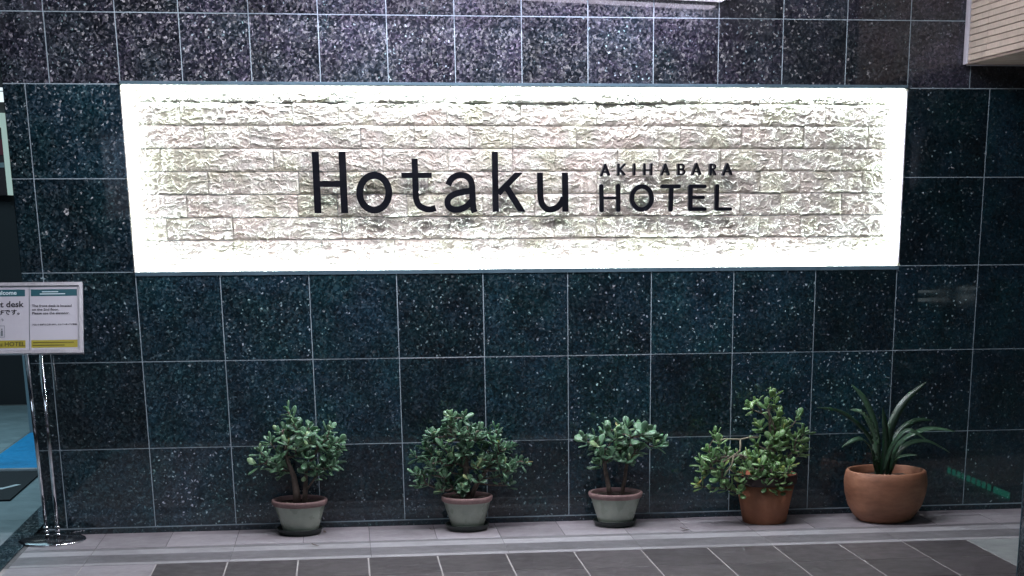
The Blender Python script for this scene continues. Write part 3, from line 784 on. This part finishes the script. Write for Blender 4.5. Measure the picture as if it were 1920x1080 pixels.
def plant(par, kind, cx, cy, base, trunks, crown, ntips, depth, ln, seed, mind=.028, bare=(), maxl=296, fwd=0., tot=0):
    """trunks: lists of points (local); crown: outline in world x, z; local origin at (cx, cy, 0)"""
    r = random.Random(seed); nodes = []; parent = {}; tips = []
    for T in trunks:
        pr = None
        for p in T:
            nodes.append(Vector(p)); parent[len(nodes) - 1] = pr; pr = len(nodes) - 1
    nt_ = len(nodes)
    xs = [p[0] for p in crown]; zs_ = [p[1] for p in crown]; mx = (min(xs) + max(xs)) / 2; hw_ = (max(xs) - min(xs)) / 2
    cand = []; tries = 0
    inset = ln * .22
    while len(cand) < ntips and tries < 40000:
        tries += 1
        x = r.uniform(min(xs), max(xs)); z = r.uniform(min(zs_), max(zs_))
        if not inside(crown, x, z): continue
        if not (inside(crown, x + inset, z) and inside(crown, x - inset, z) and inside(crown, x, z + ln * .8)): continue
        k = max(.2, 1 - ((x - mx) / hw_) ** 2) ** .5
        y = cy + depth * k * (r.random() ** .7 * 1.35 - .75) * -1 - fwd
        if y > -.045: y = -.045 - .02 * r.random()
        p = Vector((x - cx, y - cy, z))
        md = mind * (1.0 if tries < 15000 else .75)
        if any((p - q).length < md for q in cand): continue
        cand.append(p)
    cand.sort(key=lambda p: min((p - nodes[i]).length for i in range(nt_)))
    for p in cand:
        best = None; bi = 0
        for i, q in enumerate(nodes):
            if i in tips and r.random() < .5: continue
            d = (p - q).length + (.10 if q.z > p.z + .015 else 0) + .002 * i / 10
            if best is None or d < best: best = d; bi = i
        q = nodes[bi]
        mid = (p + q) / 2 + Vector((r.uniform(-.01, .01), r.uniform(-.01, .01), -.12 * (p - q).length + r.uniform(0, .012)))
        nodes.append(mid); parent[len(nodes) - 1] = bi; mi = len(nodes) - 1
        nodes.append(p); parent[len(nodes) - 1] = mi; tips.append(len(nodes) - 1)
    cnt = [0] * len(nodes)
    for t in tips:
        i = t
        while i is not None: cnt[i] += 1; i = parent[i]
    V = []; F = []
    for i in range(nt_, len(nodes)):
        j = parent[i]
        ra = .0022 + .0011 * cnt[i] ** .55; rb = .0022 + .0011 * min(cnt[j], cnt[i] * 3) ** .55
        tube_geo(V, F, [nodes[j], nodes[i]], [rb, ra], 6)
    for T, rd in zip(trunks, base): tube_geo(V, F, T, rd, 10)
    for P in bare: pass
    mk("trunk", V, F, BARK, par, True)
    n = 0
    allow = max(tot, maxl)
    for ti, t in enumerate(tips):
        p = nodes[t]; q = nodes[parent[t]]
        out = Vector((p.x, p.y - .02, 0)); out = out.normalized() if out.length > 1e-4 else Vector((0, -1, 0))
        ax = ((p - q).normalized() * .5 + Vector((0, 0, .75)) + out * .45 + Vector((r.uniform(-.25, .25), r.uniform(-.25, .25), 0))).normalized()
        u = ax.cross(Vector((r.uniform(-1, 1), r.uniform(-1, 1), .2))).normalized(); w = ax.cross(u)
        left = len(tips) - ti; per = min(8, max(4, int((allow - n) / left + .5)))
        k = 0
        for lvl, (ang, off, sz) in enumerate(((28, .006, .72), (50, -.004, .95), (68, -.016, 1.05), (85, -.028, .95))):
            for sgn in (1, -1):
                if k >= per or n >= allow: break
                a = math.radians(ang + r.uniform(-12, 12)); s_ = (u if lvl % 2 == 0 else w) * sgn
                d = ax * math.cos(a) + s_ * math.sin(a) + Vector((r.uniform(-.12, .12), r.uniform(-.12, .12), r.uniform(-.1, .05)))
                L = ln * sz * r.uniform(.62, 1.15)
                pp = p + ax * off
                if cy + pp.y + d.normalized().y * L > -.012: d.y = -abs(d.y) * .3
                add_leaf(par, kind, pp, d, ax - d * .2 + Vector((0, 0, .2)), L, r); k += 1; n += 1
    flush_leaves(par, maxl)
    return par
def soil_disc(par, r, z, seed):
    rr = random.Random(seed); V = [(0, 0, z + .006)]; F = []
    for k in (1, 2, 3, 4, 5):
        for s in range(24):
            a = 2 * math.pi * s / 24; V.append((r * k / 5 * math.cos(a), r * k / 5 * math.sin(a), z + rr.uniform(-.003, .005)))
    for s in range(24): F.append((0, 1 + s, 1 + (s + 1) % 24))
    for k in range(4):
        for s in range(24): F.append((1 + k * 24 + s, 1 + (k + 1) * 24 + s, 1 + (k + 1) * 24 + (s + 1) % 24, 1 + k * 24 + (s + 1) % 24))
    return mk("soil", V, F, SOIL, par, True)
def glazed_pot(par, s=1., z0=.012, seed=0):
    pot = lathe("pot", [(0, z0), (.074 * s, z0), (.081 * s, z0 + .004), (.0845 * s, z0 + .014), (.1180 * s, .134), (.118 * s, .1365), (.108 * s, .1365), (.078 * s, z0 + .02), (0, z0 + .018)], GLAZE, par, 48, wob=.002, seed=seed)
    lathe("rim", [(.1085 * s, .1368), (.1215 * s, .1362), (.1265 * s, .140), (.1300 * s, .153), (.1290 * s, .1600), (.1250 * s, .1630), (.1180 * s, .1620), (.1140 * s, .157), (.1090 * s, .140)], RIMT, pot, 48, close=True, wob=.002, seed=seed)
    soil_disc(par, .112 * s, .143, seed)
    return pot
def saucer(x, y, r, label, seed=0):
    o = lathe("saucer", [(0, .002), (r * .84, .0015), (r * .92, .004), (r * 1.0, .026), (r * 1.02, .0285), (r * 1.0, .0302), (r * .965, .029), (r * .86, .0095), (0, .009)], SAUC, None, 48, (x, y, 0), wob=.002, seed=seed)
    return tag(o, label, "saucer", "green plastic saucers under the glazed pots")
GRP = "jade plants in glazed pots along the wall"
# first plant from the left
X1, Y1 = .312, -.135
saucer(X1 - .005, Y1, .107, "dark green saucer under the leftmost potted plant", 1)
t = thing("potted_plant", "leftmost jade plant, open crown with a tall upper left shoot, in a green-grey glazed pot", "potted plant", (X1, Y1, 0), GRP)
glazed_pot(t, 1., .0125, 1)
c1 = [(.225, .575), (.245, .615), (.305, .612), (.330, .53), (.40, .572), (.455, .555), (.50, .505), (.565, .43), (.53, .395), (.515, .33), (.47, .285), (.40, .262), (.20, .252), (.17, .30), (.058, .33), (.085, .39), (.15, .46), (.225, .48)]
plant(t, "a", X1, Y1, [[.019, .017, .013, .008, .005], [.014, .012, .008, .006]],
      [[(-.012, 0, .14), (-.012, .004, .20), (-.02, 0, .27), (-.05, -.01, .36), (-.06, -.01, .48)], [(.022, -.008, .14), (.03, -.01, .20), (.04, 0, .30), (.10, .01, .40)]],
      c1, 54, .12, .056, 3, .025, maxl=290, tot=400)
for k, (x, y) in enumerate(((-.075, -.055), (.07, -.05), (.085, -.01), (-.05, -.075))):
    tube("root_bit", [(x, y, .147), (x + .02, y - .006, .154), (x + .035, y + .012, .149)], [.003, .0035, .002], STEM, t, 6)
# second
X2, Y2 = 1.096, -.150
saucer(X2 - .002, Y2, .103, "dark green saucer under the bushiest plant, second from left", 2)
t = thing("potted_plant", "bushiest jade plant with a wide domed crown drooping over its glazed pot", "potted plant", (X2, Y2, 0), GRP)
glazed_pot(t, .94, .0125, 2)
# raised swirl on the front of the pot
lathe_sw = [(-.028 + .022 * math.cos(a) * (1 - a / 16), -.1075 - .012 * 0, .078 + .026 * math.sin(a) * (1 - a / 16)) for a in [i * .45 for i in range(26)]]
c2 = [(.815, .335), (.850, .385), (.90, .435), (.905, .51), (.98, .555), (1.02, .585), (1.07, .585), (1.17, .548), (1.24, .51), (1.295, .455), (1.325, .385), (1.385, .345), (1.40, .28), (1.345, .20), (1.26, .20), (1.17, .23), (1.10, .20), (1.03, .165), (.96, .18), (.95, .25), (.87, .19), (.83, .20), (.85, .27), (.815, .29)]
plant(t, "a", X2, Y2, [[.02, .017, .013, .008], [.014, .011, .008]],
      [[(0, 0, .14), (-.004, 0, .21), (0, 0, .30), (-.01, 0, .42)], [(.01, -.01, .14), (.05, -.01, .22), (.13, -.01, .33)]],
      c2, 125, .11, .052, 8, .020, maxl=298, tot=720)
# third
X3, Y3 = 1.808, -.150
saucer(X3 - .004, Y3, .103, "dark green saucer under the flat-topped middle plant with two trunks", 3)
t = thing("potted_plant", "smallest jade plant, flat topped crown on two bare trunks in a glazed pot", "potted plant", (X3, Y3, 0), GRP)
glazed_pot(t, 1.0, .0125, 3)
c3 = [(1.605, .47), (1.63, .405), (1.70, .37), (1.69, .33), (1.72, .26), (1.77, .27), (1.79, .315), (1.84, .31), (1.88, .27), (1.905, .30), (1.91, .345), (2.00, .36), (2.06, .31), (2.08, .36), (2.055, .42), (1.985, .49), (1.90, .515), (1.80, .528), (1.69, .51), (1.66, .475)]
plant(t, "a", X3, Y3, [[.013, .0115, .010, .008, .005], [.010, .009, .008, .006]],
      [[(-.028, -.01, .14), (-.036, -.01, .19), (-.052, -.01, .27), (-.06, -.01, .36), (-.10, -.01, .42)], [(.03, 0, .14), (.042, 0, .21), (.055, 0, .30), (.08, 0, .42)]],
      c3, 34, .10, .066, 12, .028, maxl=215)
# fourth: terracotta pot, sprawling plant
X4, Y4 = 2.538, -.165
t = thing("potted_plant", "sprawling green jade plant with bare stems hanging left from a tall terracotta pot", "potted plant", (X4, Y4, 0))
pot = lathe("pot", [(0, 0), (.100, 0), (.105, .004), (.140, .186), (.132, .188), (.128, .186), (.098, .02), (0, .018)], TERRA, t, 56, wob=.0015)
lathe("collar", [(.1335, .1885), (.1420, .1865), (.149, .189), (.1535, .228), (.1515, .2335), (.1462, .2345)], DARKCLAY, pot, 56)
lathe("inner_rim", [(.1458, .2343), (.1418, .2325), (.137, .19), (.1335, .1887)], ORANGE, pot, 56)
stk = bpy.data.meshes.new("sticker")
for k, (a0, a1, z0, z1) in enumerate(((-.36, -.335, .206, .213), (-.36, -.335, .2155, .2225), (-.375, -.365, .206, .2225))):
    V = []; F = []
    for i in range(4):
        a = a0 * 1.0 + (a1 - a0) * i / 3
        for z in (z0, z1):
            r_ = .1515 + (z - .206) * .1 + .001; V.append((r_ * math.cos(a), r_ * math.sin(a), z))
    for i in range(3): F.append((2 * i, 2 * i + 2, 2 * i + 3, 2 * i + 1))
    mk("sticker", V, F, WHITE, pot)
soil_disc(t, .134, .195, 4)
c4r = [(2.395, .48), (2.44, .52), (2.46, .605), (2.51, .655), (2.56, .66), (2.63, .60), (2.665, .56), (2.72, .50), (2.735, .42), (2.76, .33), (2.73, .275), (2.60, .25), (2.50, .26), (2.47, .35), (2.46, .44)]
c4l = [(2.155, .32), (2.19, .375), (2.255, .40), (2.26, .49), (2.30, .48), (2.315, .40), (2.40, .385), (2.49, .38), (2.60, .32), (2.62, .25), (2.62, .125), (2.57, .12), (2.54, .20), (2.44, .165), (2.36, .15), (2.27, .165), (2.14, .19), (2.15, .23), (2.20, .26)]
plant(t, "b", X4, Y4, [[.015, .012, .009, .005]], [[(.02, 0, .19), (.03, 0, .28), (.02, 0, .42), (.0, 0, .58)]], c4r, 36, .10, .058, 21, .025, maxl=145, tot=230)
plant(t, "b", X4, Y4, [[.012, .010, .008, .005]], [[(-.02, -.01, .19), (-.06, -.05, .27), (-.14, -.06, .33), (-.26, -.06, .32)]], c4l, 42, .13, .058, 25, .024, maxl=150, fwd=.06, tot=250)
plant(t, "b", X4, Y4, [[.010, .008, .006]], [[(-.01, -.03, .19), (-.03, -.10, .25), (-.05, -.145, .27)]],
      [(2.37, .34), (2.64, .335), (2.655, .25), (2.60, .115), (2.54, .125), (2.50, .20), (2.43, .19), (2.37, .21)], 20, .035, .054, 33, .022, maxl=110, fwd=.13)
tube("bare_stem", [(-.27, -.10, .405), (-.23, -.12, .418), (-.16, -.13, .415), (-.12, -.12, .422), (-.06, -.09, .418)], [.003, .0035, .004, .004, .004], STEM, t, 8)
tube("bare_stem", [(-.16, -.13, .415), (-.162, -.145, .385), (-.165, -.15, .365), (-.21, -.155, .335), (-.25, -.16, .315)], [.004, .0045, .004, .0038, .003], STEM, t, 8)
tube("bare_stem", [(-.195, -.155, .345), (-.205, -.16, .30), (-.235, -.16, .262)], [.0038, .0035, .0028], STEM, t, 8)
tube("bare_stem", [(-.218, -.16, .285), (-.195, -.16, .265)], [.003, .0022], STEM, t, 8)
# fifth: strap leaves in a round terracotta bowl
X5, Y5 = 3.121, -.215
t = thing("potted_plant", "dark strap-leaved plant in a wide rounded terracotta bowl, rightmost of the row", "potted plant", (X5, Y5, 0))
pot = lathe("pot", [(0, 0), (.110, 0), (.122, .004), (.150, .030), (.178, .078), (.194, .135), (.199, .180), (.197, .215), (.191, .240), (.186, .2455), (.178, .246), (.173, .241), (.176, .20), (.17, .12), (.13, .04), (0, .03)], TERRA2, t, 64, wob=.006, seed=9)
soil_disc(t, .172, .205, 9)
straps = [
 ([(3.069, .22), (3.041, .373), (2.952, .477), (2.857, .534), (2.757, .551)], .020, -.02, .0),
 ([(3.09, .22), (3.059, .449), (3.005, .576), (2.944, .647)], .030, .06, .3),
 ([(3.068, .22), (3.048, .399), (2.982, .514), (2.91, .540)], .036, -.04, .5),
 ([(3.069, .22), (3.024, .348), (2.955, .405), (2.857, .372)], .034, -.10, .6),
 ([(3.122, .22), (3.124, .423), (3.185, .561), (3.293, .659)], .042, .0, .2),
 ([(3.128, .22), (3.169, .371), (3.285, .44), (3.419, .434)], .038, -.08, .7),
 ([(3.133, .22), (3.168, .396), (3.257, .466), (3.363, .469)], .034, .07, .5),
 ([(3.136, .22), (3.151, .307), (3.225, .33)], .032, -.11, .7),
 ([(3.136, .22), (3.197, .344), (3.316, .373), (3.453, .313)], .032, .05, .8),
 ([(3.083, .22), (3.045, .297), (3.03, .345)], .030, -.10, .2),
 ([(3.096, .22), (3.103, .372), (3.075, .55)], .032, -.03, .1),
 ([(3.10, .22), (3.13, .36), (3.19, .44), (3.27, .40)], .03, -.10, .4),
]
for i, (P, w, dyy, tw) in enumerate(straps):
    Q = smooth_poly(P, False, 6); V = []; F = []; n = len(Q)
    for k, (x, z) in enumerate(Q):
        s = k / (n - 1); ww = w * .95 * min(1, (.35 + 2.2 * s)) * (1 - max(0, s - .55) ** 2 / .22) * .5; ww = max(ww, .0015)
        a = Q[min(k + 1, n - 1)]; b = Q[max(k - 1, 0)]; d = Vector((a[0] - b[0], dyy * .3, a[1] - b[1])).normalized()
        side = d.cross(Vector((-d.z * .3 + .05, -math.cos(tw) * .8, math.sin(tw) + .25))).normalized()
        nrm = side.cross(d).normalized(); c = Vector((x - X5, dyy * s * 1.1 - .015, z)); 
        V += [c - side * ww + nrm * ww * .35, c, c + side * ww + nrm * ww * .35, c - nrm * .0016]
    for k in range(n - 1):
        for q in range(4):
            q2 = (q + 1) % 4; F.append((k * 4 + q, k * 4 + q2, (k + 1) * 4 + q2, (k + 1) * 4 + q))
    mk("strap_leaf", V, F, STRAP, t, True)

# fallen bits on the paving
def bit(x, y, rz, s, label):
    o = put("fallen_leaf", leaf_mesh("fallen_leaf", BARK, .3, .3, .05), None, (x, y, .004)); o.scale = (s, s, s); o.rotation_euler = (0, 0, rz)
    tag(o, label, "leaf")
bit(.40, -.48, 1.4, .035, "dark dry leaf lying on the pale strip in front of the leftmost pot")
bit(2.13, -.345, 1.7, .045, "dark dry leaf on the pale tiles between the third and fourth pots")
bit(.43, -.15, .6, .022, "tiny dry leaf beside the saucer of the leftmost pot")
bit(.935, -.16, 1.2, .022, "tiny dry leaf at the left side of the second saucer")

# ------------------------------------------------------------------ what the polished granite mirrors: the street side
ob = thing("office_building", "grey office block across the street, mirrored in the granite", "building", (0, -24, -.12))
bx("facade", -30, 34, -6, 0, 0, 18, CONC, ob)
LITW = mat("lit_window", (.1, .1, .1), .2, emis=(.75, .78, 1.0), es=.45); DKW = mat("dark_window", (.01, .012, .016), .08)
wr = random.Random(4)
wme = {}
for M in (LITW, DKW):
    V, F = boxes([(-.9, .9, 0, .05, -.7, .7)]); me = bpy.data.meshes.new("window"); me.from_pydata(V, [], F); me.materials.append(M); wme[M.name] = me
for i in range(22):
    for j in range(5):
        put("window", wme["lit_window" if wr.random() < .45 else "dark_window"], ob, (-26 + i * 2.6, .0, 2.2 + 3.1 * j))
vm = thing("vending_machine", "dark vending machine with lit shelves across the street, mirrored in the granite", "vending machine", (8.5, -14, -.12))
bx("cabinet", -.75, .75, -.7, 0, 0, 1.85, BLACKM, vm, .02)
for (x0, x1, z0, z1) in ((-.42, .0, .42, .46), (-.42, .0, .53, .56), (.12, .36, .42, .50), (.12, .36, .56, .60)):
    bx("lit_shelf", x0, x1, .001, .02, z0, z1, mat("shelf_light", (.5, .5, .5), .5, emis=(.8, .95, 1), es=1.1), vm)
gs = thing("guide_light", "green lit strip of short segments on the ground right of the pavement", "light strip", (3.955, 0, .0))
GE = mat("green_light", (.02, .2, .12), .4, emis=(.08, .66, .46), es=1.7)
for y0, y1 in [(-.28, -.50)] + [(-.545 - .078 * k, -.590 - .078 * k) for k in range(9)]:
    bx("light_segment", -.003, .003, y0, y1, .002, .034, GE, gs)
area("street_light_source", (-3., -13, 6.5), 3.0, STREET_W, (.72, .86, 1.0), (math.radians(62), 0, math.radians(-18)), 2.0)
sl = thing("street_lamp", "street lamp across the road, on the camera side", "street lamp", (-3., -13.2, -.12))
tube("lamp_post", [(0, 0, 0), (0, 0, 6.3), (0, .1, 6.7)], [.09, .07, .05], POSTM, sl, 12); bx("lamp_head", -.3, .3, -.05, .18, 6.68, 6.8, LAMPH, sl, .02)
bpy.data.objects["street_light_source"].parent = sl
bpy.data.objects["street_light_source"].location = (0, .15, 6.65)
S.render.resolution_x = 1024; S.render.resolution_y = 576
